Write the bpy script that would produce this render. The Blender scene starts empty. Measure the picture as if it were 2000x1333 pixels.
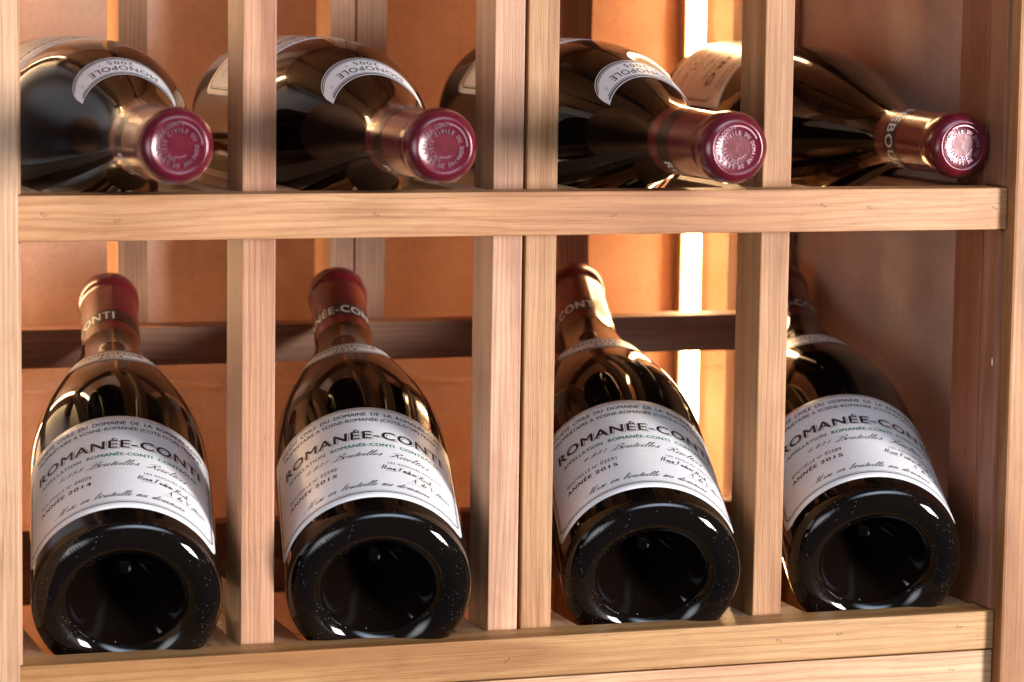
import bpy, bmesh, math, random
from mathutils import Vector, Matrix
random.seed(7)
R = math.radians
MM = 0.001
scene = bpy.context.scene
col = scene.collection

# ------------------------------------------------------------------ camera
cam_data = bpy.data.cameras.new("camera")
cam = bpy.data.objects.new("camera", cam_data)
col.objects.link(cam)
yaw, pitch, roll = 0.3292, 0.1138, 0.0139
fwd = Vector((math.sin(yaw)*math.cos(pitch), math.cos(yaw)*math.cos(pitch), -math.sin(pitch)))
rgt = Vector((math.cos(yaw), -math.sin(yaw), 0))
upv = rgt.cross(fwd)
r2 = math.cos(roll)*rgt + math.sin(roll)*upv
u2 = -math.sin(roll)*rgt + math.cos(roll)*upv
m = Matrix((r2, u2, -fwd)).transposed().to_4x4()
m.translation = Vector((-322.73, -1316.03, 89.19))*MM
cam.matrix_world = m
cam_data.sensor_width = 36.0
cam_data.lens = 5968/2000*36
cam_data.clip_start = 0.05
cam_data.clip_end = 50
cam_data.dof.use_dof = True
cam_data.dof.focus_distance = 1.42
cam_data.dof.aperture_fstop = 13
scene.camera = cam

# ------------------------------------------------------------------ world and lamps
w = bpy.data.worlds.new("World"); scene.world = w; w.use_nodes = True
bg = w.node_tree.nodes["Background"]
bg.inputs[0].default_value = (0.80, 0.86, 1.0, 1)
bg.inputs[1].default_value = 0.08

def area(name, loc, target, sx, sy, power, color, soft=0.0):
    """rectangular softbox; soft fades its fabric towards the edges"""
    d = bpy.data.lights.new(name, 'AREA'); d.shape = 'RECTANGLE'; d.size = sx; d.size_y = sy
    d.energy = power; d.color = color
    o = bpy.data.objects.new(name, d); col.objects.link(o)
    o.location = loc
    o.rotation_euler = (Vector(target)-Vector(loc)).to_track_quat('-Z', 'Y').to_euler()
    if soft:
        d.use_nodes = True
        N, L = d.node_tree.nodes, d.node_tree.links
        em = N["Emission"]; g = N.new("ShaderNodeNewGeometry"); sp = N.new("ShaderNodeSeparateXYZ")
        L.new(g.outputs["Parametric"], sp.inputs[0])
        outs = []
        for k in (0, 1):
            a = N.new("ShaderNodeMath"); a.operation = 'SUBTRACT'; L.new(sp.outputs[k], a.inputs[0]); a.inputs[1].default_value = 0.5
            b = N.new("ShaderNodeMath"); b.operation = 'ABSOLUTE'; L.new(a.outputs[0], b.inputs[0])
            c = N.new("ShaderNodeMapRange"); c.interpolation_type = 'SMOOTHSTEP'
            c.inputs["From Min"].default_value = 0.5; c.inputs["From Max"].default_value = 0.5-soft
            L.new(b.outputs[0], c.inputs["Value"]); outs.append(c.outputs["Result"])
        mlt = N.new("ShaderNodeMath"); mlt.operation = 'MULTIPLY'
        L.new(outs[0], mlt.inputs[0]); L.new(outs[1], mlt.inputs[1])
        L.new(mlt.outputs[0], em.inputs["Strength"])
    return o
area("key_lamp", (1.90, -2.02, 0.0), (0.14, 0.0, -0.07), 0.66, 0.95, 195, (1.0, 0.96, 0.94), 0.2)
area("left_softbox", (-1.30, -0.95, -0.10), (0.1, 0.05, -0.05), 1.4, 1.1, 24, (0.92, 0.95, 1.0), 0.45)
area("top_softbox", (0.25, -1.35, 1.25), (0.13, 0.1, -0.08), 2.8, 0.75, 64, (0.66, 0.80, 1.0), 0.45)
scene.view_settings.view_transform = 'Standard'
scene.view_settings.look = 'None'
scene.view_settings.gamma = 1
scene.view_settings.exposure = 0.12
scene.render.engine = 'CYCLES'

# ------------------------------------------------------------------ materials
def newmat(name):
    mt = bpy.data.materials.new(name); mt.use_nodes = True
    return mt, mt.node_tree.nodes, mt.node_tree.links, mt.node_tree.nodes["Principled BSDF"]

def ramp(N, stops):
    r = N.new("ShaderNodeValToRGB")
    e = r.color_ramp.elements
    while len(e) > 1: e.remove(e[-1])
    e[0].position = stops[0][0]; e[0].color = (*stops[0][1], 1)
    for p_, c in stops[1:]:
        x = e.new(p_); x.color = (*c, 1)
    return r

def mixrgb(N, L, a, b, fac, mode='MIX'):
    n = N.new("ShaderNodeMix"); n.data_type = 'RGBA'; n.blend_type = mode
    for s, v in ((6, a), (7, b)):
        if isinstance(v, tuple): n.inputs[s].default_value = (*v, 1)
        else: L.new(v, n.inputs[s])
    if isinstance(fac, (int, float)): n.inputs[0].default_value = fac
    else: L.new(fac, n.inputs[0])
    return n.outputs[2]

def math_node(N, L, op, a, b=None, c=None):
    n = N.new("ShaderNodeMath"); n.operation = op
    for i, v in enumerate((a, b, c)):
        if v is None: continue
        if isinstance(v, (int, float)): n.inputs[i].default_value = v
        else: L.new(v, n.inputs[i])
    return n.outputs[0]

def wood(name, axis, light, mid, dark, rough=0.5, rings=1.0):
    """solid wood with the grain along one object axis"""
    mt, N, L, B = newmat(name)
    tc = N.new("ShaderNodeTexCoord"); oi = N.new("ShaderNodeObjectInfo")
    off = N.new("ShaderNodeVectorMath"); off.operation = 'SCALE'
    cmb = N.new("ShaderNodeCombineXYZ")
    L.new(oi.outputs["Random"], cmb.inputs[0]); 
    L.new(math_node(N, L, 'MULTIPLY', oi.outputs["Random"], 7.31), cmb.inputs[1])
    L.new(math_node(N, L, 'MULTIPLY', oi.outputs["Random"], 3.77), cmb.inputs[2])
    add = N.new("ShaderNodeVectorMath"); add.operation = 'ADD'
    L.new(tc.outputs["Object"], add.inputs[0]); L.new(cmb.outputs[0], add.inputs[1])
    def mapped(along, across):
        mp = N.new("ShaderNodeMapping")
        mp.inputs["Scale"].default_value = tuple(along if i == axis else across for i in range(3))
        L.new(add.outputs[0], mp.inputs[0]); return mp.outputs[0]
    def noise(vec, scale, detail=4, rgh=0.55, dist=0.0):
        n = N.new("ShaderNodeTexNoise"); n.inputs["Scale"].default_value = scale
        n.inputs["Detail"].default_value = detail; n.inputs["Roughness"].default_value = rgh
        n.inputs["Distortion"].default_value = dist
        L.new(vec, n.inputs["Vector"]); return n.outputs["Fac"]
    broad = noise(mapped(5, 60), 1.0, 3, 0.5, 0.6)            # slow colour drift
    # growth rings: bands warped by noise
    warp = noise(mapped(7, 45), 1.0, 3, 0.5)
    sep = N.new("ShaderNodeSeparateXYZ"); L.new(add.outputs[0], sep.inputs[0])
    others = [i for i in range(3) if i != axis]
    dist = math_node(N, L, 'ADD', math_node(N, L, 'MULTIPLY', sep.outputs[others[0]], 310*rings),
                     math_node(N, L, 'MULTIPLY', sep.outputs[others[1]], 420*rings))
    ph = math_node(N, L, 'ADD', dist, math_node(N, L, 'MULTIPLY', warp, 26.0))
    ring = math_node(N, L, 'MULTIPLY_ADD', math_node(N, L, 'SINE', ph), 0.5, 0.5)
    ring = math_node(N, L, 'MULTIPLY', math_node(N, L, 'POWER', ring, 2.2), math_node(N, L, 'MULTIPLY_ADD', broad, 1.3, 0.15))
    fine = noise(mapped(16, 1300), 1.0, 3, 0.6)             # fibres
    pores = noise(mapped(120, 2600), 1.0, 2, 0.5)
    blot = noise(mapped(45, 90), 1.0, 4, 0.6, 0.4)
    rp = ramp(N, [(0.34, light), (0.52, mid), (0.70, dark)])
    L.new(broad, rp.inputs[0])
    c = mixrgb(N, L, rp.outputs[0], dark, math_node(N, L, 'MULTIPLY', ring, 0.55))
    fr = ramp(N, [(0.30, (0.76, 0.70, 0.64)), (0.50, (1.0, 1.0, 1.0)), (0.72, (1.12, 1.11, 1.10))])
    L.new(fine, fr.inputs[0])
    c = mixrgb(N, L, c, fr.outputs[0], 0.85, 'MULTIPLY')
    pr = ramp(N, [(0.25, (0.64, 0.53, 0.44)), (0.36, (1, 1, 1))])
    L.new(pores, pr.inputs[0])
    c = mixrgb(N, L, c, pr.outputs[0], 0.75, 'MULTIPLY')
    br = ramp(N, [(0.28, (0.90, 0.86, 0.83)), (0.5, (1, 1, 1)), (0.75, (1.05, 1.03, 1.02))])
    L.new(blot, br.inputs[0])
    c = mixrgb(N, L, c, br.outputs[0], 1.0, 'MULTIPLY')
    # a little tone difference from piece to piece
    hsv = N.new("ShaderNodeHueSaturation")
    L.new(math_node(N, L, 'MULTIPLY_ADD', oi.outputs["Random"], 0.36, 0.80), hsv.inputs["Value"])
    L.new(math_node(N, L, 'MULTIPLY_ADD', oi.outputs["Random"], -0.2, 1.08), hsv.inputs["Saturation"])
    L.new(math_node(N, L, 'MULTIPLY_ADD', math_node(N, L, 'FRACT', math_node(N, L, 'MULTIPLY', oi.outputs["Random"], 17.3)), 0.012, 0.493), hsv.inputs["Hue"])
    L.new(c, hsv.inputs["Color"])
    L.new(hsv.outputs[0], B.inputs["Base Color"])
    L.new(math_node(N, L, 'MULTIPLY_ADD', fine, 0.22, rough-0.1), B.inputs["Roughness"])
    B.inputs["Specular IOR Level"].default_value = 0.4
    bp = N.new("ShaderNodeBump"); bp.inputs["Strength"].default_value = 0.35
    bp.inputs["Distance"].default_value = 0.0004
    L.new(math_node(N, L, 'ADD', fine, math_node(N, L, 'MULTIPLY', pores, 0.7)), bp.inputs["Height"])
    L.new(bp.outputs[0], B.inputs["Normal"])
    return mt

WL, WM, WD = (0.62, 0.355, 0.172), (0.51, 0.265, 0.114), (0.34, 0.142, 0.052)
wood_x = wood("pine_rail_wood", 0, WL, WM, WD, 0.5, 4.2)
wood_y = wood("pine_cleat_wood", 1, (0.58, 0.36, 0.21), (0.48, 0.28, 0.15), (0.34, 0.17, 0.08), 0.5, 4.5)
wood_z = wood("pine_post_wood", 2, (0.60, 0.335, 0.180), (0.50, 0.255, 0.126), (0.33, 0.142, 0.062), 0.5, 7.5)
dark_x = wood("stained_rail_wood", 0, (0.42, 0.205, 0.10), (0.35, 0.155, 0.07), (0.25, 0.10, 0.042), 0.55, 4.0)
shade_z = wood("shaded_end_wood", 2, (0.40, 0.175, 0.095), (0.33, 0.132, 0.068), (0.23, 0.08, 0.04), 0.5, 6.0)  # shade of the right end put into a darker wood colour

def panel_mat(name, ca, cb, cc):
    mt, N, L, B = newmat(name)
    tc = N.new("ShaderNodeTexCoord")
    def noise(scale, detail, rgh):
        n = N.new("ShaderNodeTexNoise"); n.inputs["Scale"].default_value = scale
        n.inputs["Detail"].default_value = detail; n.inputs["Roughness"].default_value = rgh
        L.new(tc.outputs["Object"], n.inputs["Vector"]); return n.outputs["Fac"]
    r = ramp(N, [(0.34, cc), (0.5, cb), (0.64, ca)])
    L.new(noise(11, 6, 0.62), r.inputs[0])
    sp = ramp(N, [(0.28, (0.84, 0.80, 0.77)), (0.45, (1, 1, 1)), (0.7, (1.05, 1.04, 1.03))])
    L.new(noise(420, 3, 0.6), sp.inputs[0])
    c = mixrgb(N, L, r.outputs[0], sp.outputs[0], 0.8, 'MULTIPLY')
    L.new(c, B.inputs["Base Color"]); B.inputs["Roughness"].default_value = 0.5
    bp = N.new("ShaderNodeBump"); bp.inputs["Strength"].default_value = 0.25; bp.inputs["Distance"].default_value = 0.0005
    L.new(noise(300, 4, 0.6), bp.inputs["Height"]); L.new(bp.outputs[0], B.inputs["Normal"])
    return mt
wall_m = panel_mat("wall_panel", (0.80, 0.62, 0.51), (0.72, 0.52, 0.40), (0.58, 0.385, 0.27))
side_m = panel_mat("side_panel_board", (0.80, 0.64, 0.53), (0.72, 0.55, 0.445), (0.58, 0.42, 0.33))

def simple(name, color, rough=0.5, metal=0.0, coat=0.0, spec=0.5, ior=1.5):
    mt, N, L, B = newmat(name)
    tc = N.new("ShaderNodeTexCoord")
    n = N.new("ShaderNodeTexNoise"); n.inputs["Scale"].default_value = 180; n.inputs["Detail"].default_value = 4
    L.new(tc.outputs["Object"], n.inputs["Vector"])
    r = ramp(N, [(0.25, tuple(0.88*x for x in color)), (0.75, tuple(min(1, 1.1*x) for x in color))])
    L.new(n.outputs["Fac"], r.inputs[0]); L.new(r.outputs[0], B.inputs["Base Color"])
    B.inputs["Roughness"].default_value = rough; B.inputs["Metallic"].default_value = metal
    B.inputs["Coat Weight"].default_value = coat; B.inputs["Coat Roughness"].default_value = 0.08
    B.inputs["Specular IOR Level"].default_value = spec; B.inputs["IOR"].default_value = ior
    return mt
white_m = simple("grey_painted_board", (0.44, 0.47, 0.54), 0.45)
caulk_m = simple("wall_caulk", (0.72, 0.52, 0.36), 0.6)
ink_m = simple("label_ink_brown", (0.016, 0.008, 0.007), 0.5, 0, 0, 0.3)
ink_tan = simple("label_ink_tan", (0.13, 0.08, 0.055), 0.4)
ink_grey = simple("label_ink_grey", (0.028, 0.026, 0.03), 0.5, 0, 0, 0.3)
ink_black = simple("label_ink_black", (0.012, 0.011, 0.012), 0.4)
ink_green = simple("label_ink_green", (0.004, 0.17, 0.085), 0.38)
silver_m = simple("capsule_white_print", (0.78, 0.77, 0.77), 0.4)
relief_m = simple("glint_foil_relief", (0.50, 0.27, 0.32), 0.28, 0.6)  # specular glints of the raised letters put into a paler foil colour
band_m = simple("capsule_black_band", (0.018, 0.010, 0.010), 0.28)
housing_m = simple("light_housing", (0.34, 0.20, 0.11), 0.5)
nail_m = simple("staple_scar", (0.10, 0.06, 0.045), 0.6)

def paper():
    mt, N, L, B = newmat("label_paper")
    tc = N.new("ShaderNodeTexCoord")
    n = N.new("ShaderNodeTexNoise"); n.inputs["Scale"].default_value = 900; n.inputs["Detail"].default_value = 3
    L.new(tc.outputs["Object"], n.inputs["Vector"])
    r = ramp(N, [(0.3, (0.735, 0.72, 0.72)), (0.7, (0.79, 0.775, 0.775))])
    L.new(n.outputs["Fac"], r.inputs[0]); L.new(r.outputs[0], B.inputs["Base Color"])
    B.inputs["Roughness"].default_value = 0.32; B.inputs["Specular IOR Level"].default_value = 0.5
    bp = N.new("ShaderNodeBump"); bp.inputs["Strength"].default_value = 0.08; bp.inputs["Distance"].default_value = 0.0002
    L.new(n.outputs["Fac"], bp.inputs["Height"]); L.new(bp.outputs[0], B.inputs["Normal"])
    return mt
paper_m = paper()

def foil():
    mt, N, L, B = newmat("capsule_foil")
    tc = N.new("ShaderNodeTexCoord")
    n = N.new("ShaderNodeTexNoise"); n.inputs["Scale"].default_value = 240; n.inputs["Detail"].default_value = 5
    L.new(tc.outputs["Object"], n.inputs["Vector"])
    r = ramp(N, [(0.3, (0.100, 0.005, 0.013)), (0.7, (0.140, 0.008, 0.018))])
    L.new(n.outputs["Fac"], r.inputs[0]); L.new(r.outputs[0], B.inputs["Base Color"])
    B.inputs["Metallic"].default_value = 0.15; B.inputs["Roughness"].default_value = 0.26
    B.inputs["Coat Weight"].default_value = 0.5; B.inputs["Coat Roughness"].default_value = 0.16
    n2 = N.new("ShaderNodeTexNoise"); n2.inputs["Scale"].default_value = 700; n2.inputs["Detail"].default_value = 3
    L.new(tc.outputs["Object"], n2.inputs["Vector"])
    n3 = N.new("ShaderNodeTexNoise"); n3.inputs["Scale"].default_value = 130; n3.inputs["Detail"].default_value = 2
    L.new(tc.outputs["Object"], n3.inputs["Vector"])
    bp = N.new("ShaderNodeBump"); bp.inputs["Strength"].default_value = 0.35; bp.inputs["Distance"].default_value = 0.0004
    L.new(math_node(N, L, 'MULTIPLY_ADD', n2.outputs["Fac"], 0.25, n3.outputs["Fac"]), bp.inputs["Height"]); L.new(bp.outputs[0], B.inputs["Normal"])
    return mt
foil_m = foil()

def glass(name, dust, size=420):
    """dark wine-filled bottle glass, a few dust specks on it"""
    mt, N, L, B = newmat(name)
    tc = N.new("ShaderNodeTexCoord")
    v = N.new("ShaderNodeTexVoronoi"); v.inputs["Scale"].default_value = size
    L.new(tc.outputs["Object"], v.inputs["Vector"])
    n = N.new("ShaderNodeTexNoise"); n.inputs["Scale"].default_value = 55; n.inputs["Detail"].default_value = 4
    L.new(tc.outputs["Object"], n.inputs["Vector"])
    near = math_node(N, L, 'LESS_THAN', v.outputs["Distance"], 0.11)
    sepc = N.new("ShaderNodeSeparateColor"); L.new(v.outputs["Color"], sepc.inputs[0])
    rare = math_node(N, L, 'GREATER_THAN', sepc.outputs[0], 1.0-dust)
    clump = math_node(N, L, 'GREATER_THAN', n.outputs["Fac"], 0.47)
    spk = math_node(N, L, 'MULTIPLY', math_node(N, L, 'MULTIPLY', near, rare), clump)
    c = mixrgb(N, L, (0.0042, 0.0024, 0.0016), (0.24, 0.25, 0.28), math_node(N, L, 'MULTIPLY', spk, 0.8))
    L.new(c, B.inputs["Base Color"])
    sm = N.new("ShaderNodeTexNoise"); sm.inputs["Scale"].default_value = 38; sm.inputs["Detail"].default_value = 6; sm.inputs["Roughness"].default_value = 0.7
    L.new(tc.outputs["Object"], sm.inputs["Vector"])
    smr = N.new("ShaderNodeMapRange"); smr.inputs["From Min"].default_value = 0.42; smr.inputs["From Max"].default_value = 0.75
    smr.inputs["To Min"].default_value = 0.03; smr.inputs["To Max"].default_value = 0.16
    L.new(sm.outputs["Fac"], smr.inputs["Value"])
    L.new(math_node(N, L, 'MULTIPLY_ADD', spk, 0.5, smr.outputs["Result"]), B.inputs["Roughness"])
    B.inputs["IOR"].default_value = 1.47
    n3 = N.new("ShaderNodeTexNoise"); n3.inputs["Scale"].default_value = 28; n3.inputs["Detail"].default_value = 1
    L.new(tc.outputs["Object"], n3.inputs["Vector"])
    bp = N.new("ShaderNodeBump"); bp.inputs["Strength"].default_value = 0.05; bp.inputs["Distance"].default_value = 0.002
    L.new(n3.outputs["Fac"], bp.inputs["Height"]); L.new(bp.outputs[0], B.inputs["Normal"])
    return mt
glass_m = glass("bottle_glass", 0.08)
dust_glass_m = glass("dusty_base_glass", 0.85, 720)

def emit(name, color, strength):
    mt, N, L, B = newmat(name)
    B.inputs["Base Color"].default_value = (0.8, 0.75, 0.65, 1)
    B.inputs["Emission Color"].default_value = (*color, 1)
    B.inputs["Emission Strength"].default_value = strength
    return mt
led_m = emit("light_diffuser", (1.0, 0.63, 0.30), 58)

# ------------------------------------------------------------------ object helpers
def tag(o, label=None, cat=None, group=None, kind=None):
    if label: o["label"] = label
    if cat: o["category"] = cat
    if group: o["group"] = group
    if kind: o["kind"] = kind
    return o
def empty(name, loc=(0, 0, 0)):
    o = bpy.data.objects.new(name, None); o.empty_display_size = 0.02
    o.location = loc; col.objects.link(o); return o
def link(name, me, parent=None):
    o = bpy.data.objects.new(name, me); col.objects.link(o)
    if parent: o.parent = parent
    return o
def box(name, x0, x1, y0, y1, z0, z1, mat, parent=None, bevel=0.7):
    """a board: millimetres, origin at its centre, eased edges"""
    bm = bmesh.new()
    bmesh.ops.create_cube(bm, size=1)
    for v in bm.verts:
        v.co = Vector((v.co.x*(x1-x0), v.co.y*(y1-y0), v.co.z*(z1-z0)))*MM
    if bevel:
        bmesh.ops.bevel(bm, geom=bm.edges[:], offset=bevel*MM, segments=2, affect='EDGES', profile=0.6)
    me = bpy.data.meshes.new(name); bm.to_mesh(me); bm.free(); me.materials.append(mat)
    o = link(name, me, parent); o.location = Vector(((x0+x1)/2, (y0+y1)/2, (z0+z1)/2))*MM
    return o

# ------------------------------------------------------------------ the setting: back wall
wall = box("wall", -400, 900, 388, 410, -420, 420, wall_m, None, 0)
tag(wall, kind="structure")
# wavy bead of filler along the joint between the wall boards
verts, faces = [], []
n = 260
for i in range(n):
    x = -135 + i*(530/(n-1))
    zc = -137.5 + 1.1*math.sin(x*0.05) + 0.9*math.sin(x*0.13+1) + random.uniform(-.45, .45)
    h = 1.15 + 0.6*math.sin(x*0.09+2) + random.uniform(-.3, .3)
    for dy, dz in ((-0.1, -h), (-1.2, -h*0.4), (-1.2, h*0.4), (-0.1, h)):
        verts.append(((x-265)*MM, dy*MM, (zc+dz)*MM))
for i in range(n-1):
    for k in range(3):
        a = i*4+k; faces.append((a, a+4, a+5, a+1))
me = bpy.data.meshes.new("filler_bead"); me.from_pydata(verts, [], faces); me.materials.append(caulk_m)
for p_ in me.polygons: p_.use_smooth = True
o = link("filler_bead", me, wall); o.location = ((265-250)*MM, -11*MM, 0)

# ------------------------------------------------------------------ the rack
rack = empty("wine_rack", (0.132, 0, -0.30))
tag(rack, "light pine wine rack of square posts and rails holding two rows of bottles", "wine rack")
RO = Vector((132, 0, -300))
def rbox(name, x0, x1, y0, y1, z0, z1, mat, parent=None, bevel=0.7):
    o = box(name, x0, x1, y0, y1, z0, z1, mat, rack if parent is None else parent, bevel)
    o.location -= RO*MM
    return o
ZT, ZB = 260, -290
XP = [(-117.0, -101.4), (0.0, 15.4), (117.0, 131.4), (133.0, 148.0), (249.8, 264.5), (365.8, 395.0)]
for (a, b) in XP:
    rbox("post", a, b, 0.3, 29.2, ZB, ZT, shade_z if a > 300 else wood_z)
# dark joint between the two middle posts
rbox("joint_strip", 131.6, 132.8, 6, 29, ZB, ZT, dark_x, None, 0)
for (a, b) in [(-117, -101.4), (2.5, 18.5), (118.6, 132.6), (133.4, 150.6), (252, 269.5), (366.5, 395)]:
    rbox("back_post", a, b, 286.6, 317, ZB, ZT, wood_z)
rbox("front_rail", -103.2, 367.7, -19.9, 0, -19.8, 0, wood_x)
rbox("front_rail", -103.2, 367.7, -19.9, 0, -222.6, -204.1, wood_x)
rbox("base_rail", -103.2, 367.7, -19.2, 0, -290, -223.4, wood_x)
rbox("neck_rail", -131, 395, 264, 286.3, -110, -89.6, dark_x)
rbox("back_rail", -131, 395, 270, 286.3, -13.5, 6.5, dark_x)
rbox("back_rail", -131, 395, 270, 286.3, -217, -197, dark_x)
rbox("back_rail", -131, 395, 271, 286.3, -237, -217.4, dark_x)
bays = [(-101.4, 0.0), (15.4, 117.0), (148.0, 249.8), (264.5, 365.8)]
for (a, b) in bays:
    for zt in (-0.6, -204.7):
        rbox("cleat", a+0.15, a+14.4, 0.4, 269.7, zt-15, zt, wood_y)
        rbox("cleat", b-14.4, b-0.15, 0.4, 269.7, zt-15, zt, wood_y)
# the next shelf up, above the frame, closed with added boards
rbox("front_rail", -103.2, 367.7, -19.9, 0, 184, 203.8, wood_x)
for (a, b) in bays:
    rbox("added_shelf_board", a+0.3, b-0.3, 0.4, 269.7, 190, 203, dark_x)  # unseen solid board, added to keep the lit wall above out of reflections
rbox("back_rail", -131, 395, 270, 286.3, 190, 210, dark_x)
rbox("added_top_panel", -131.3, 397.8, 0.4, 387.6, 262, 276, dark_x)  # unseen, added and made dark to dim reflections in the upper glass
# fillers between the rails at both ends, and the broad outer stiles
for z0, z1 in ((0.4, ZT), (-203.7, -20.2)):
    rbox("end_filler", -117, -101.5, -19.5, -0.2, z0, z1, wood_z)
    rbox("end_filler", 366.0, 384, -17.5, -0.2, z0, z1, shade_z)
rbox("outer_stile", -190, -103.5, -24.5, 0, ZB, ZT, wood_z)
rbox("outer_stile", 368.0, 470, -27, 0, ZB, ZT, wood_z, None, 1.4)
rbox("side_panel", 398, 416, 0.4, 387.8, ZB, ZT+100, side_m)
rbox("side_panel", -149.5, -131.5, 0.4, 387.8, ZB, ZT, white_m)
rbox("base_panel", -131.3, 395.8, 0.4, 387.6, -300, -286, wood_y)

# staple scars in the rails and the knot in the right stile
def scar(x, z, y, ang, s=1.0):
    bm = bmesh.new()
    pts = [(-1.5, -.5), (-.9, .55), (.7, .35), (1.5, .6), (1.1, -.35), (-.2, -.62)]
    vs = [bm.verts.new(((px*math.cos(ang)-pz*math.sin(ang))*s*MM, 0, (px*math.sin(ang)+pz*math.cos(ang))*s*MM)) for px, pz in pts]
    ins = [bm.verts.new((v.co.x*0.55, 0.00025, v.co.z*0.55)) for v in vs]
    for i in range(6):
        bm.faces.new((vs[i], vs[(i+1) % 6], ins[(i+1) % 6], ins[i]))
    me = bpy.data.meshes.new("staple_scar"); bm.to_mesh(me); bm.free(); me.materials.append(nail_m)
    o = link("staple_scar", me, rack); o.location = (Vector((x, y, z))-RO)*MM
for x, z, a in [(-92, -8, -.7), (56, -9.5, -.4), (168, -11, .1), (272, -7.5, -.6), (296, -8.6, -.5), (361, -9.5, -.5),
                (-60, -11, .2)]:
    scar(x, z, -20.03, a)
for x, z, a in [(255, -212.5, -.5), (286, -211, .1), (349, -211, -.2), (120, -214, .4)]:
    scar(x, z, -20.03, a)
scar(346, -232, -19.33, -.3)

bm = bmesh.new(); bmesh.ops.create_icosphere(bm, subdivisions=2, radius=1.0)
for v in bm.verts: v.co = Vector((v.co.x*0.35, v.co.y*0.8*(1+0.3*math.sin(7*v.co.z)), v.co.z*1.9))*MM
me = bpy.data.meshes.new("glue_dab"); bm.to_mesh(me); bm.free(); me.materials.append(silver_m)
o = link("glue_dab", me, rack); o.location = (Vector((366.0, -13, -84))-RO)*MM
scar(378, -140, -27.05, 0.3, 1.2)

# ------------------------------------------------------------------ light strips in the back corners
def strip(x0, x1, label):
    r = empty("light_strip", (((x0+x1)/2)*MM, 0.388, ZB*MM))
    tag(r, label, "light strip", "warm light strips behind the rack")
    h = box("housing", x0-1.2, x1+1.2, 377.4, 387.9, -280, ZT, housing_m, r, 0.4); h.location -= r.location
    d = box("diffuser", x0, x1, 375.4, 377.3, -280, ZT, led_m, r, 0.8); d.location -= r.location
strip(363.0, 374.0, "glowing warm white vertical light strip on the wall behind the third upright bottle")
strip(-117, -106, "warm light strip in the back corner behind the left outer stile")

# ------------------------------------------------------------------ lettering tools
text_jobs = {}
def text_flat(body, offset=0.0, spacing=1.0):
    """flat mesh data (verts, faces) of a line of text, cap height 1, left at x=0, baseline y=0"""
    key = (body, offset, spacing)
    if key in text_jobs: return text_jobs[key]
    cu = bpy.data.curves.new("t", 'FONT'); cu.body = body; cu.size = 1.0; cu.resolution_u = 3
    cu.offset = offset; cu.space_character = spacing; cu.fill_mode = 'FRONT'
    ob = bpy.data.objects.new("t", cu); col.objects.link(ob)
    dg = bpy.context.evaluated_depsgraph_get(); dg.update()
    me = bpy.data.meshes.new_from_object(ob.evaluated_get(dg))
    vs = [(v.co.x, v.co.y) for v in me.vertices]; fs = [tuple(p_.vertices) for p_ in me.polygons]
    bpy.data.objects.remove(ob); bpy.data.curves.remove(cu); bpy.data.meshes.remove(me)
    x0 = min(v[0] for v in vs); k = 1/0.73
    vs = [((x-x0)*k, y*k) for x, y in vs]
    text_jobs[key] = (vs, fs)
    return text_jobs[key]

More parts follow.
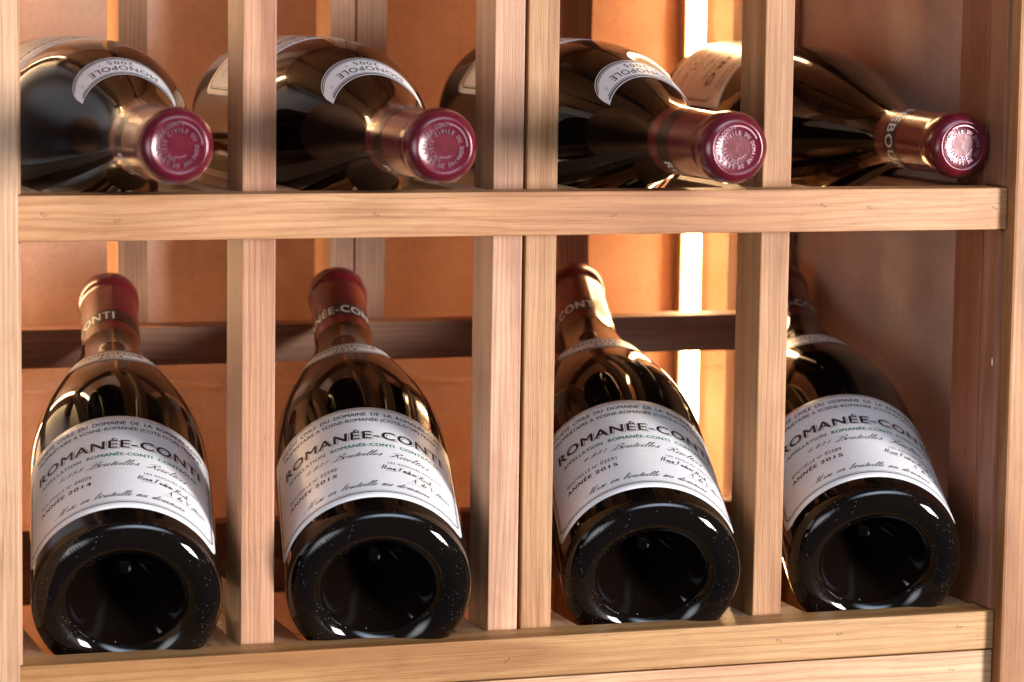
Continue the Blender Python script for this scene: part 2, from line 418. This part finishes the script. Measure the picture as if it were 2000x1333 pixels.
class Print:
    """collects flat print in label millimetres (s across, t up), with a layer height and a material"""
    def __init__(self): self.v, self.f, self.m, self.mats = [], [], [], []
    def mat(self, m_):
        if m_ not in self.mats: self.mats.append(m_)
        return self.mats.index(m_)
    def add(self, vs, fs, mat, layer=0):
        b = len(self.v); mi = self.mat(mat)
        self.v += [(s, t, layer) for s, t in vs]
        for f in fs: self.f.append(tuple(i+b for i in f)); self.m.append(mi)
    def text(self, body, s0, s1, t, cap, mat, bold=0.0, shear=0.0, spacing=1.0, layer=0, d=(0, 0)):
        """bold: stroke thickening in mm, by overprinting with small shifts"""
        vs, fs = text_flat(body, 0.0, spacing)
        wd = max(v[0] for v in vs); k = (s1-s0)/wd
        shifts = [(0, 0)] if bold <= 0 else [(-bold, -bold*.5), (bold, -bold*.5), (-bold, bold*.5), (bold, bold*.5)]
        for q, (bx, by) in enumerate(shifts):
            self.add([(s0+x*k+shear*y*cap+d[0]+bx, t+y*cap+d[1]+by) for x, y in vs], fs, mat, layer+0.12*q)
    def stroke(self, pts, wd, mat, layer=0, callig=True, closed=False):
        P = smooth(pts) if len(pts) > 2 else pts
        L_, R_ = [], []
        for i, (x, y) in enumerate(P):
            a = P[max(0, i-1)]; b = P[min(len(P)-1, i+1)]
            dx, dy = b[0]-a[0], b[1]-a[1]; l = math.hypot(dx, dy) or 1
            nx, ny = -dy/l, dx/l
            h = wd/2*((0.38+1.0*max(0, -dy/l)) if callig else 1)
            L_.append((x+nx*h, y+ny*h)); R_.append((x-nx*h, y-ny*h))
        k = len(P)
        self.add(L_+R_, [(i, k+i, k+i+1, i+1) for i in range(k-1)], mat, layer)
    def rect(self, s0, s1, t0, t1, mat, layer=0, step=2.5):
        k = max(1, int(math.ceil((s1-s0)/step)))
        vs = []
        for i in range(k+1):
            s = s0+(s1-s0)*i/k; vs += [(s, t0), (s, t1)]
        self.add(vs, [(2*i, 2*i+2, 2*i+3, 2*i+1) for i in range(k)], mat, layer)
    def wrapped(self, name, fn, base=0.05, lay=0.03, cut=2.0):
        """mesh with every point sent through fn(s, t, height)"""
        bm = bmesh.new()
        vv = [bm.verts.new((s, t, l)) for s, t, l in self.v]
        for f, mi in zip(self.f, self.m):
            try:
                fc = bm.faces.new([vv[i] for i in f]); fc.material_index = mi
            except ValueError: pass
        if cut:
            smin = min(v[0] for v in self.v); smax = max(v[0] for v in self.v)
            s = smin+cut
            while s < smax:
                bmesh.ops.bisect_plane(bm, geom=bm.verts[:]+bm.edges[:]+bm.faces[:], dist=1e-6, plane_co=(s, 0, 0), plane_no=(1, 0, 0))
                s += cut
        for v in bm.verts:
            v.co = fn(v.co.x, v.co.y, base+lay*v.co.z)
        me = bpy.data.meshes.new(name); bm.to_mesh(me); bm.free()
        for m_ in self.mats: me.materials.append(m_)
        return me

def smooth(pts, n=5):
    out = []
    for i in range(len(pts)-1):
        p0 = pts[max(0, i-1)]; p1 = pts[i]; p2 = pts[i+1]; p3 = pts[min(len(pts)-1, i+2)]
        for k in range(n):
            t = k/n
            out.append(tuple(0.5*((2*p1[j])+(-p0[j]+p2[j])*t+(2*p0[j]-5*p1[j]+4*p2[j]-p3[j])*t*t+(-p0[j]+3*p1[j]-3*p2[j]+p3[j])*t**3) for j in (0, 1)))
    out.append(pts[-1]); return out

# copperplate hand: strokes per letter (x-height 1), advance
G = {
 'e': (.62, [[(0, .05), (.3, .42), (.46, .8), (.33, 1), (.12, .7), (.1, .3), (.28, 0), (.62, .2)]]),
 'o': (.72, [[(0, .1), (.12, .5), (.36, 1), (.14, .85), (.05, .4), (.22, 0), (.46, .3), (.48, .8), (.36, 1), (.55, .82), (.72, .85)]]),
 'u': (.86, [[(0, .3), (.2, 1), (.13, .3), (.26, 0), (.5, .5), (.62, 1), (.55, .22), (.68, 0), (.86, .2)]]),
 't': (.55, [[(0, .1), (.28, 1), (.36, 1.75), (.24, .4), (.33, 0), (.55, .2)], [(.05, 1.15), (.55, 1.2)]]),
 'i': (.46, [[(0, .2), (.2, 1), (.15, .25), (.27, 0), (.46, .2)], [(.27, 1.5), (.31, 1.62)]]),
 'l': (.5, [[(0, .1), (.28, 1), (.44, 2.1), (.33, 2.3), (.2, 1.2), (.17, .3), (.3, 0), (.5, .2)]]),
 's': (.6, [[(0, .1), (.3, 1.05), (.4, .5), (.28, 0), (.05, .12), (.35, .05), (.6, .25)]]),
 'n': (.85, [[(0, .4), (.18, 1), (.13, .5), (.1, 0), (.28, .75), (.5, 1), (.52, .35), (.62, 0), (.85, .25)]]),
 'm': (1.2, [[(0, .4), (.18, 1), (.13, .5), (.1, 0), (.28, .75), (.46, 1), (.45, .4), (.43, 0), (.62, .75), (.82, 1), (.84, .35), (.95, 0), (1.2, .25)]]),
 'a': (.78, [[(0, .1), (.46, .95), (.22, .98), (.06, .45), (.2, 0), (.46, .5), (.54, 1), (.47, .2), (.6, 0), (.78, .2)]]),
 'd': (.78, [[(0, .1), (.46, .95), (.22, .98), (.06, .45), (.2, 0), (.46, .5), (.62, 2.1), (.5, .9), (.47, .2), (.6, 0), (.78, .2)]]),
 'b': (.72, [[(0, .1), (.25, 1), (.42, 2.1), (.3, 2.25), (.17, 1.2), (.14, .3), (.28, 0), (.48, .3), (.5, .8), (.42, .95), (.72, .85)]]),
 'c': (.52, [[(0, .1), (.36, .9), (.25, 1), (.08, .6), (.1, .2), (.26, 0), (.52, .2)]]),
 'r': (.55, [[(0, .1), (.2, 1.1), (.4, .95), (.34, .3), (.42, 0), (.55, .2)]]),
 'h': (.85, [[(0, .1), (.28, 1), (.44, 2.1), (.32, 2.2), (.18, 1), (.1, 0), (.3, .8), (.5, 1), (.52, .3), (.62, 0), (.85, .2)]]),
 'f': (.5, [[(0, .1), (.28, 1), (.44, 2.1), (.3, 2.2), (.2, 1), (.1, -.8), (.25, 0), (.5, .2)]]),
 'B': (1.35, [[(.55, 1.9), (.42, .6), (.2, 0), (-.15, .15), (-.1, .5), (.3, .55)], [(-.2, 1.6), (.1, 2.2), (.75, 2.4), (1.15, 2.05), (.8, 1.35), (.5, 1.25)], [(.5, 1.25), (1.1, 1.1), (1.2, .45), (.7, 0), (.3, .1)]]),
 'R': (1.35, [[(.55, 1.9), (.42, .6), (.2, 0), (-.15, .15), (-.1, .5), (.3, .55)], [(-.2, 1.6), (.1, 2.2), (.75, 2.4), (1.15, 2.05), (.8, 1.35), (.5, 1.25)], [(.5, 1.25), (.8, 1), (1.0, .2), (1.35, .15)]]),
 'M': (1.9, [[(-.3, .2), (-.1, 0), (.3, .8), (.6, 2.3), (.65, 1), (.68, 0), (1.0, 1.2), (1.3, 2.3), (1.2, 1), (1.28, 0), (1.55, .2)]]),
 'H': (1.4, [[(.2, 2.3), (.12, 1.2), (.05, 0)], [(-.2, 1.2), (.6, 1.3), (1.1, 1.5)], [(.9, 2.3), (.8, 1.2), (.75, .1), (1.1, .1), (1.4, .3)]]),
 'F': (1.3, [[(-.1, 1.9), (.5, 2.2), (1.3, 2.3)], [(.5, 2.2), (.4, 1), (.3, 0)], [(.1, 1.15), (.8, 1.3)]]),
 'A': (1.2, [[(0, 0), (.4, 1.2), (.75, 2.2), (.85, 1), (.95, 0)], [(.2, .8), (1.0, .9)]]),
 'V': (1.2, [[(0, 2.1), (.3, .9), (.4, 0), (.7, .9), (1.1, 2.2)]]),
 ' ': (.7, []), '.': (.4, [[(.1, .05), (.2, .12)]]), '-': (.6, [[(.05, .6), (.55, .65)]]),
}
ACC = {'é': 'e'}
def script(pr, body, s0, s1, t, xh, mat, wd, slant=0.62, layer=0, wob=0.0, drop=0.0):
    items, x = [], 0
    for ch in body:
        adv, st = G[ACC.get(ch, ch)]
        items.append((x, st))
        if ch == 'é': items.append((x, [[(.3, 1.35), (.48, 1.75)]]))
        x += adv
    k = (s1-s0)/x
    for x0, st in items:
        for q in st:
            pts = []
            for px, py in q:
                yy = py*xh + random.uniform(-wob, wob)*xh
                pts.append((s0+(x0+px)*k+slant*yy, t+yy+drop*(x0+px)/x))
            pr.stroke(pts, wd, mat, layer)

# ------------------------------------------------------------------ bottle shape (millimetres along the axis, radius)
BASE = [(31.00, 0.00), (30.60, 2.40), (28.20, 6.00), (23.50, 10.00), (17.00, 14.60), (10.20, 18.60), (4.20, 21.40), (-0.40, 23.40), (-3.80, 25.30), (-6.40, 27.90), (-8.00, 30.70), (-8.75, 33.40), (-8.50, 36.00), (-7.50, 38.30), (-6.00, 40.10), (-4.60, 41.20), (-3.70, 41.70), (-3.00, 41.85), (-2.50, 41.80), (-2.00, 41.90), (0.00, 42.20)]
SHAPE = [(0, 42.2), (4, 42.4), (10, 42.5), (60, 42.5), (104, 42.5), (118, 42.1), (131, 40.7), (145, 37.9), (155, 35.2), (165, 32.3), (175, 29.2), (185, 26.0),
         (195, 22.7), (205, 19.6), (215, 17.1), (225, 15.5), (236, 14.75), (250, 14.45), (282, 14.3)]
CAPSULE = [(227.5, 15.5), (230, 15.3), (240, 14.95), (255, 14.75), (276, 14.6), (279.5, 14.65), (280.6, 15.2), (282.0, 15.7),
           (286.0, 15.9), (288.8, 15.75), (291.0, 15.2), (292.8, 14.2), (294.0, 13.0), (294.7, 11.9), (294.9, 11.3), (294.7, 10.9), (294.5, 10.6), (294.5, 6.0), (294.5, 0.0)]
def radius(z, prof):
    for (z0, r0), (z1, r1) in zip(prof, prof[1:]):
        if z0 <= z <= z1: return r0+(r1-r0)*(z-z0)/(z1-z0)
    return prof[-1][1]
# resampled every 1.5 mm and smoothed, so that reflections run clean over the shoulder
ZS = [1.5*k for k in range(int(282/1.5)+1)]
RS = [radius(z, SHAPE) for z in ZS]
for _ in range(28):
    RS = [RS[0], RS[1]]+[(RS[k-1]+2*RS[k]+RS[k+1])/4 for k in range(2, len(RS)-1)]+[RS[-1]]
BODY = list(zip(ZS, RS))
DENSE = BASE[:-1]+BODY
def rad(z): return radius(min(max(z, 0.0), 281), BODY)

def lathe(name, prof, mat, seg=112):
    verts, faces = [], []
    rings = []
    for z, r in prof:
        if r < 1e-6:
            rings.append([len(verts)]); verts.append((0, 0, z*MM))
        else:
            rings.append(list(range(len(verts), len(verts)+seg)))
            for i in range(seg):
                a = 2*math.pi*i/seg; verts.append((r*math.sin(a)*MM, -r*math.cos(a)*MM, z*MM))
    for A, B_ in zip(rings, rings[1:]):
        if len(A) == 1:
            for i in range(seg): faces.append((A[0], B_[(i+1) % seg], B_[i]))
        elif len(B_) == 1:
            for i in range(seg): faces.append((A[i], A[(i+1) % seg], B_[0]))
        else:
            for i in range(seg): faces.append((A[i], A[(i+1) % seg], B_[(i+1) % seg], B_[i]))
    me = bpy.data.meshes.new(name); me.from_pydata(verts, [], faces)
    me.materials.append(mat)
    bm = bmesh.new(); bm.from_mesh(me); bmesh.ops.recalc_face_normals(bm, faces=bm.faces[:]); bm.to_mesh(me); bm.free()
    for p_ in me.polygons: p_.use_smooth = True
    return me
body_me = lathe("body", DENSE, glass_m)
dusty_me = lathe("body", DENSE, glass_m)
dusty_me.materials.append(dust_glass_m)
for p_ in dusty_me.polygons:
    if p_.center.z < -0.003: p_.material_index = 1
capsule_me = lathe("capsule", CAPSULE, foil_m, 80)

def on_bottle(s, t, h, psi0=0.0, tilt=0.0, dz=0.0):
    """label millimetres to the bottle surface; neck is up in the label"""
    c, sn = math.cos(tilt), math.sin(tilt)
    s2, t2 = c*s - sn*(t-48), 48 + sn*s + c*(t-48)
    z = t2+dz
    r0 = 42.5
    a = psi0 + s2/r0
    r = rad(z)+h
    return Vector((r*math.sin(a), -r*math.cos(a), z))*MM

# knurled dots round the heel
def knurl():
    bm = bmesh.new()
    for i in range(150):
        if random.random() < 0.3: continue
        a = 2*math.pi*(i+random.uniform(-.2, .2))/150
        z, r = -7.6, 38.3
        c = Vector((r*math.sin(a), -r*math.cos(a), z-0.02))
        t = Vector((math.cos(a), math.sin(a), 0)); q = Vector((math.sin(a), -math.cos(a), 0.45)).normalized()
        nrm = Vector((math.sin(a)*.5, -math.cos(a)*.5, -1)).normalized()
        ring = [bm.verts.new((c+t*0.26*math.cos(k*math.pi/3)+q*random.uniform(.7, 1.3)*math.sin(k*math.pi/3))*MM) for k in range(6)]
        top = bm.verts.new((c+nrm*random.uniform(.04, .13))*MM)
        for k in range(6): bm.faces.new((ring[k], ring[(k+1) % 6], top))
    bmesh.ops.recalc_face_normals(bm, faces=bm.faces[:])
    me = bpy.data.meshes.new("base_knurl"); bm.to_mesh(me); bm.free(); me.materials.append(glass_m)
    for p_ in me.polygons: p_.use_smooth = True
    return me
knurl_me = knurl()

def label_outline(hw=55.0, t0=7.5, t1=89.0, rc=5.5):
    """polygon strip of the paper: columns of s, rounded lower and upper corners"""
    cols = []
    k = 120
    for i in range(k+1):
        s = -hw+2*hw*i/k
        e = hw-abs(s); lo, hi = t0, t1
        if e < rc: lo = t0+rc-math.sqrt(max(0, rc*rc-(rc-e)**2))
        if e < 2.0: hi = t1-2.0+math.sqrt(max(0, 4.0-(2.0-e)**2))
        cols.append((s, lo, hi))
    return cols
def label_mesh(name, fn):
    verts, faces = [], []
    cols = label_outline(); rows = 22
    for h in (0.14, 0.0):
        for s, lo, hi in cols:
            for j in range(rows+1): verts.append(fn(s, lo+(hi-lo)*j/rows, h if h else -0.05))
    k = len(cols); w_ = rows+1
    for i in range(k-1):
        for j in range(rows):
            a = i*w_+j; faces.append((a, a+w_, a+w_+1, a+1))
    base = k*w_
    edge = [i*w_ for i in range(k)]+[(k-1)*w_+j for j in range(1, w_)]+[i*w_+rows for i in range(k-2, -1, -1)]+[j for j in range(rows-1, 0, -1)]
    for a, b in zip(edge, edge[1:]+edge[:1]): faces.append((b, a, a+base, b+base))
    used = sorted(set(i for f in faces for i in f)); mp = {o_: n_ for n_, o_ in enumerate(used)}
    me = bpy.data.meshes.new(name); me.from_pydata([verts[i] for i in used], [], [tuple(mp[i] for i in f) for f in faces])
    me.materials.append(paper_m)
    for p_ in me.polygons[:(k-1)*rows]: p_.use_smooth = True
    return me

def border(pr, hw, t0, tt, rc, wd, mat):
    pts = [(-hw+2.2, tt), (-hw, tt-3.2)]
    n_ = 24
    for i in range(n_+1): pts.append((-hw, tt-3.2-(tt-3.2-t0-rc)*i/n_))
    for i in range(1, 7):
        a = math.pi/2*i/7; pts.append((-hw+rc-rc*math.cos(a), t0+rc-rc*math.sin(a)))
    for i in range(41): pts.append((-hw+rc+(2*hw-2*rc)*i/40, t0))
    right = [(-x, y) for x, y in pts[:-41][::-1]]
    pts += right
    L_, R_ = [], []
    for i, (x, y) in enumerate(pts):
        a = pts[max(0, i-1)]; b = pts[min(len(pts)-1, i+1)]
        dx, dy = b[0]-a[0], b[1]-a[1]; l = math.hypot(dx, dy) or 1
        L_.append((x-dy/l*wd/2, y+dx/l*wd/2)); R_.append((x+dy/l*wd/2, y-dx/l*wd/2))
    k = len(pts); pr.add(L_+R_, [(i, k+i, k+i+1, i+1) for i in range(k-1)], mat)

def main_print(wine, year, number, count):
    pr = Print()
    pr.text("SOCIÉTÉ  CIVILE  DU  DOMAINE  DE  LA  ROMANÉE-CONTI", -45.6, 45.6, 81.2, 3.0, ink_m, 0.08)
    pr.text("PROPRIÉTAIRE A VOSNE-ROMANÉE (COTE-D'OR) FRANCE", -43.6, 43.6, 76.1, 2.85, ink_m, 0.07)
    for d, mt, ly in (((0.85, -0.6), ink_tan, 0), ((0.52, -0.36), paper_m, 1), ((0, 0), ink_m, 2)):
        pr.text(wine, -42.8, 42.8, 59.6, 7.2, mt, 0.20, 0, 1.1, ly, d)
    pr.text("APPELLATION  "+wine+"  CONTRÔLÉE", -40.3, 40.3, 52.7, 2.7, ink_green, 0.12, 0, 1.08)
    pr.text(count, -28.6, -16.8, 45.6, 2.7, ink_grey, 0.03, 0.75, 1.25)
    script(pr, "Bouteilles", -13.2, 9.6, 44.2, 2.0, ink_grey, 0.46)
    script(pr, "Récoltées", 13.6, 33.0, 43.8, 2.0, ink_grey, 0.46)
    pr.text("BOUTEILLE", -40.2, -25.2, 36.0, 2.4, ink_grey, 0.03, 0, 1.05)
    pr.text("Nº", -23.9, -21.0, 36.0, 2.4, ink_grey, 0.03)
    pr.text(number, -19.6, -11.4, 36.0, 3.0, ink_grey, 0.05, 0, 1.15)
    pr.text("ANNÉE", -40.6, -25.0, 30.4, 2.9, ink_m, 0.15, 0, 1.15)
    pr.text(year, -22.8, -11.4, 30.4, 2.9, ink_m, 0.15, 0, 1.15)
    pr.text("LES ASSOCIÉS-GÉRANTS", 12.4, 40.5, 37.4, 1.7, ink_grey, 0.02, 0, 1.15)
    script(pr, "Henri-Frédéric", 9.4, 26.0, 32.4, 1.55, ink_black, 0.42, 0.25, 0, 0.16, -1.2)
    script(pr, "Roch", 26.4, 34.0, 30.6, 1.7, ink_black, 0.42, 0.3, 0, 0.16, -0.6)
    pr.rect(11.4, 17.0, 30.9, 31.2, ink_black)
    script(pr, "A. de V", 23.0, 35.5, 25.2, 1.7, ink_black, 0.42, 0.2, 0, 0.12, 0.2)
    script(pr, "illaine", 36.0, 45.5, 25.2, 1.1, ink_black, 0.42, 0.2, 0, 0.2, 1.0)
    pr.rect(21.0, 42.0, 23.6, 23.78, ink_grey)
    script(pr, "Mise en bouteille au domaine", -29.4, 32.0, 17.2, 1.9, ink_grey, 0.46)
    border(pr, 50.9, 13.2, 73.5, 4.2, 0.26, ink_m)
    border(pr, 51.9, 12.0, 74.3, 4.9, 0.68, ink_m)
    return pr

# crescent neck label: angle a (deg) across, f 0..1 from its lower to its upper edge
CR = 57.0
def cres_edges(a):
    q = min(1.0, abs(a)/CR)
    lo = 159.5+30.9*(1-math.sqrt(max(0, 1-q*q)))
    hi = 182.2+8.2*q*q
    return min(lo, hi-0.02), hi
def cres_point(a, z, h, psi0):
    ang = R(a)+psi0; r = rad(z)+h
    return Vector((r*math.sin(ang), -r*math.cos(ang), z))*MM
def crescent_mesh(psi0):
    verts, faces = [], []
    k, rows = 90, 10
    for i in range(k+1):
        a = -CR+2*CR*i/k; lo, hi = cres_edges(a)
        for j in range(rows+1): verts.append(cres_point(a, lo+(hi-lo)*j/rows, 0.16, psi0))
    for i in range(k):
        for j in range(rows):
            b = i*(rows+1)+j; faces.append((b, b+rows+1, b+rows+2, b+1))
    me = bpy.data.meshes.new("neck_label"); me.from_pydata(verts, [], faces); me.materials.append(paper_m)
    for p_ in me.polygons: p_.use_smooth = True
    return me
def crescent_print(year):
    pr = Print()      # s = degrees, t = 0..1 across the crescent mapped to z
    return pr
def crescent_letters(year, psi0):
    pr = Print()
    # flat space: s in degrees, t in mm above a base curve that follows the crescent
    pr.text("MONOPOLE", -31, 31, 11.6, 5.8, ink_m, 0.10, 0, 1.12)
    pr.text(year, -10.5, 10.5, 5.2, 4.6, ink_m, 0.10, 0, 1.2)
    pr.add([(-18.0, 7.6), (-16.8, 7.6), (-16.8, 8.5), (-18.0, 8.5)], [(0, 1, 2, 3)], ink_m)
    pr.add([(16.8, 7.6), (18.0, 7.6), (18.0, 8.5), (16.8, 8.5)], [(0, 1, 2, 3)], ink_m)
    for x in (-43.5, -41.6, 41.6, 43.5):
        for y in (15.4, 17.0): pr.add([(x-.5, y-.3), (x+.5, y-.3), (x+.5, y+.3), (x-.5, y+.3)], [(0, 1, 2, 3)], ink_m)
    def fn(s, t, h):
        return cres_point(s, 159.5+t+8.0*(s/CR)**2, 0.16+h, psi0)
    # outline just inside the edge, thick and thin
    for inset, wd in ((1.4, 1.2), (3.0, 0.6)):
        A = 54.0-inset*1.6
        for side in (0, 1):
            pts = []
            for i in range(61):
                a = -A+2*A*i/60; lo, hi = cres_edges(a)
                z = lo+inset if side == 0 else hi-inset
                z = min(max(z, lo+inset), max(hi-inset, lo+inset))
                pts.append((a, z-159.5-8.0*(a/CR)**2))
            L_ = [(x, y-wd/2) for x, y in pts]; R_ = [(x, y+wd/2) for x, y in pts]
            pr.add(L_+R_, [(i, i+1, 61+i+1, 61+i) for i in range(60)], ink_m)
    return pr.wrapped("lettering", fn, 0.06, 0.03, 3.0)

def band_mesh():
    verts, faces = [], []
    seg = 96
    for z in (237.2, 239.5, 243, 246.5, 249.6):
        r = radius(z, CAPSULE)+0.07
        for i in range(seg):
            a = 2*math.pi*i/seg; verts.append((r*math.sin(a)*MM, -r*math.cos(a)*MM, z*MM))
    for j in range(4):
        for i in range(seg):
            a = j*seg+i; b = j*seg+(i+1) % seg; faces.append((a, b, b+seg, a+seg))
    me = bpy.data.meshes.new("band"); me.from_pydata(verts, [], faces); me.materials.append(band_m)
    for p_ in me.polygons: p_.use_smooth = True
    return me
band_me = band_mesh()
def band_letters(word, psi0, half):
    pr = Print()
    pr.text(word, -half, half, 239.4, 8.0, silver_m, 0.14, 0, 1.12)
    def fn(s, t, h):
        r = radius(t, CAPSULE)+0.07+h; a = psi0+s/15.0
        return Vector((r*math.sin(a), -r*math.cos(a), t))*MM
    return pr.wrapped("lettering", fn, 0.05, 0.04, 1.2)

def emboss_mesh():
    """spiral of raised letters on the capsule's end"""
    txt = "SOCIÉTÉ CIVILE DU DOMAINE DE LA ROMANÉE-CONTI  "
    bm = bmesh.new()
    ang = R(-150); r = 4.9
    for ch in txt:
        stepw = 1.55
        if ch != ' ':
            vs, fs = text_flat(ch)
            wd = max(v[0] for v in vs); cap = 1.75
            pts = []
            for x, y in vs:
                px = (x-wd/2)*cap*0.80; py = y*cap
                rr = r+py; a = ang+px/(r+0.8)
                pts.append((rr*math.sin(a), rr*math.cos(a)))
            # seen from the neck end: up is -Y of the bottle frame
            lo = [bm.verts.new(Vector((-x, -y, 294.4))*MM) for x, y in pts]
            hi = [bm.verts.new(Vector((-x, -y, 295.15))*MM) for x, y in pts]
            ec = {}
            for f in fs:
                try: bm.faces.new([hi[i] for i in f])
                except ValueError: continue
                for a_, b_ in zip(f, f[1:]+f[:1]):
                    k_ = (min(a_, b_), max(a_, b_)); ec[k_] = ec.get(k_, 0)+1
            for (a_, b_), c_ in ec.items():
                if c_ == 1:
                    try: bm.faces.new((lo[a_], lo[b_], hi[b_], hi[a_]))
                    except ValueError: pass
        ang += stepw/(r+0.8)
        r += 0.085
    # raised arc that ends the spiral, and the centre disc's rim
    def arc(r0, r1, a0, a1, h=0.45, n_=40):
        prev = None
        for i in range(n_+1):
            a = a0+(a1-a0)*i/n_
            ring = [bm.verts.new(Vector((-rr*math.sin(a), -rr*math.cos(a), zz))*MM) for rr, zz in ((r0, 294.4), (r0+.15, 294.5+h), (r1-.15, 294.5+h), (r1, 294.4))]
            if prev:
                for k_ in range(3): bm.faces.new((prev[k_], prev[k_+1], ring[k_+1], ring[k_]))
            prev = ring
    arc(9.4, 10.1, R(15), R(95)); arc(4.2, 4.7, R(150), R(215))
    bmesh.ops.recalc_face_normals(bm, faces=bm.faces[:])
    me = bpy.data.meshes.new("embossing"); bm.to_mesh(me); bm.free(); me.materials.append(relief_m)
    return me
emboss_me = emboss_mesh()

# ------------------------------------------------------------------ the bottles
def axis_low(az, ti): return Vector((math.sin(az)*math.cos(ti), math.cos(az)*math.cos(ti), math.sin(ti)))
def place(o, B, a):
    a = a.normalized()
    e1 = a.cross(Vector((0, 0, 1))).normalized(); e2 = e1.cross(a)
    mt = Matrix((e1, -e2, a)).transposed().to_4x4(); mt.translation = Vector(B)*MM
    o.matrix_world = mt

def bottle(B, a, label, wine, year, number, count, psi0, dz=0.0, tilt=0.0, crescent=True, cap_word="ROMANÉE-CONTI", cap_psi=0.0, cap_half=31.5, group=None):
    root = empty("wine_bottle")
    tag(root, label, "bottle", group)
    b = link("body", body_me if group.endswith("upper row") else dusty_me, root)
    link("base_knurl", knurl_me, b)
    c = link("capsule", capsule_me, root)
    link("band", band_me, c)
    link("lettering", band_letters(cap_word, cap_psi, cap_half), c)
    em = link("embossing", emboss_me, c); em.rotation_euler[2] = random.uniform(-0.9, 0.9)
    fn = lambda s, t, h: on_bottle(s, t, h, psi0, tilt, dz)
    l = link("label", label_mesh("label", fn), root)
    link("lettering", main_print(wine, year, number, count).wrapped("lettering", lambda s, t, h: fn(s, t, 0.14+h), 0.05, 0.035, 2.0), l)
    if crescent:
        nl = link("neck_label", crescent_mesh(psi0), root)
        link("lettering", crescent_letters(year, psi0), nl)
    place(root, B, a)
    return root

LT = R(-2.6)
low = [((-52.0, -0.5, -180.1), 9.6, 21.4, "2014", "04056", "5.555", -4.6, 0, -115, "bottle of 2014 numbered 04056, base forward at the left end of the lower row"),
       ((62.1, -7.5, -178.8), 11.3, 21.5, "2015", "02590", "4.831", -8.8, 0, -35, "lower row bottle numbered 02590 of 2015, base forward, left of the double post"),
       ((196.9, -1.4, -180.6), 11.9, 21.8, "2015", "02591", "4.831", -3.4, 0, -100, "lower row bottle numbered 02591 of 2015, base forward, beside the glowing strip"),
       ((313.5, 2.0, -180.2), 13.5, 21.2, "2015", "02589", "4.831", -2.4, -1.5, -30, "lower row bottle numbered 02589 of 2015, base forward, rightmost in the shadowed bay")]
for B, az, ti, yr, no, ct, ps, dz, cp, lb in low:
    bottle(B, axis_low(R(az), R(ti)), lb, "ROMANÉE-CONTI", yr, no, ct, R(ps), dz, LT, True, "ROMANÉE-CONTI", R(cp), 31.5, "bottles leaning in the lower row")
def axis_up(az, dn):
    v = -axis_low(R(az), 0); return Vector((v.x*math.cos(R(dn)), v.y*math.cos(R(dn)), -math.sin(R(dn))))
upper = [((-50.0, 192.0, 21.8), 0.31, -0.66, "leftmost bottle lying neck forward in the upper row, crescent label of 2005", -130),
         ((62.0, 187.0, 23.6), 0.5, -0.25, "second bottle lying neck forward in the upper row, just left of the double post", -105),
         ((194.4, 195.2, 24.4), 0.0, 0.2, "third bottle lying neck forward in the upper row, its capsule overlapping a post", -113)]
for B, az, dn, lb, cp in upper:
    bottle(B, axis_up(az, dn), lb, "ROMANÉE-CONTI", "2005", "01234"[:5], "4.831", R(-2.6), 15.0, 0, True, "ROMANÉE-CONTI", R(cp), 31.5, "bottles lying in the upper row")
bottle((353.6, 288.6, 20.9), axis_up(0.56, 0.34), "bottle without a crescent label lying set back at the right of the upper row", "RICHEBOURG", "2005", "01234", "4.831",
       R(5), -3.0, 0, False, "RICHEBOURG", R(66), 30.0, "bottles lying in the upper row")
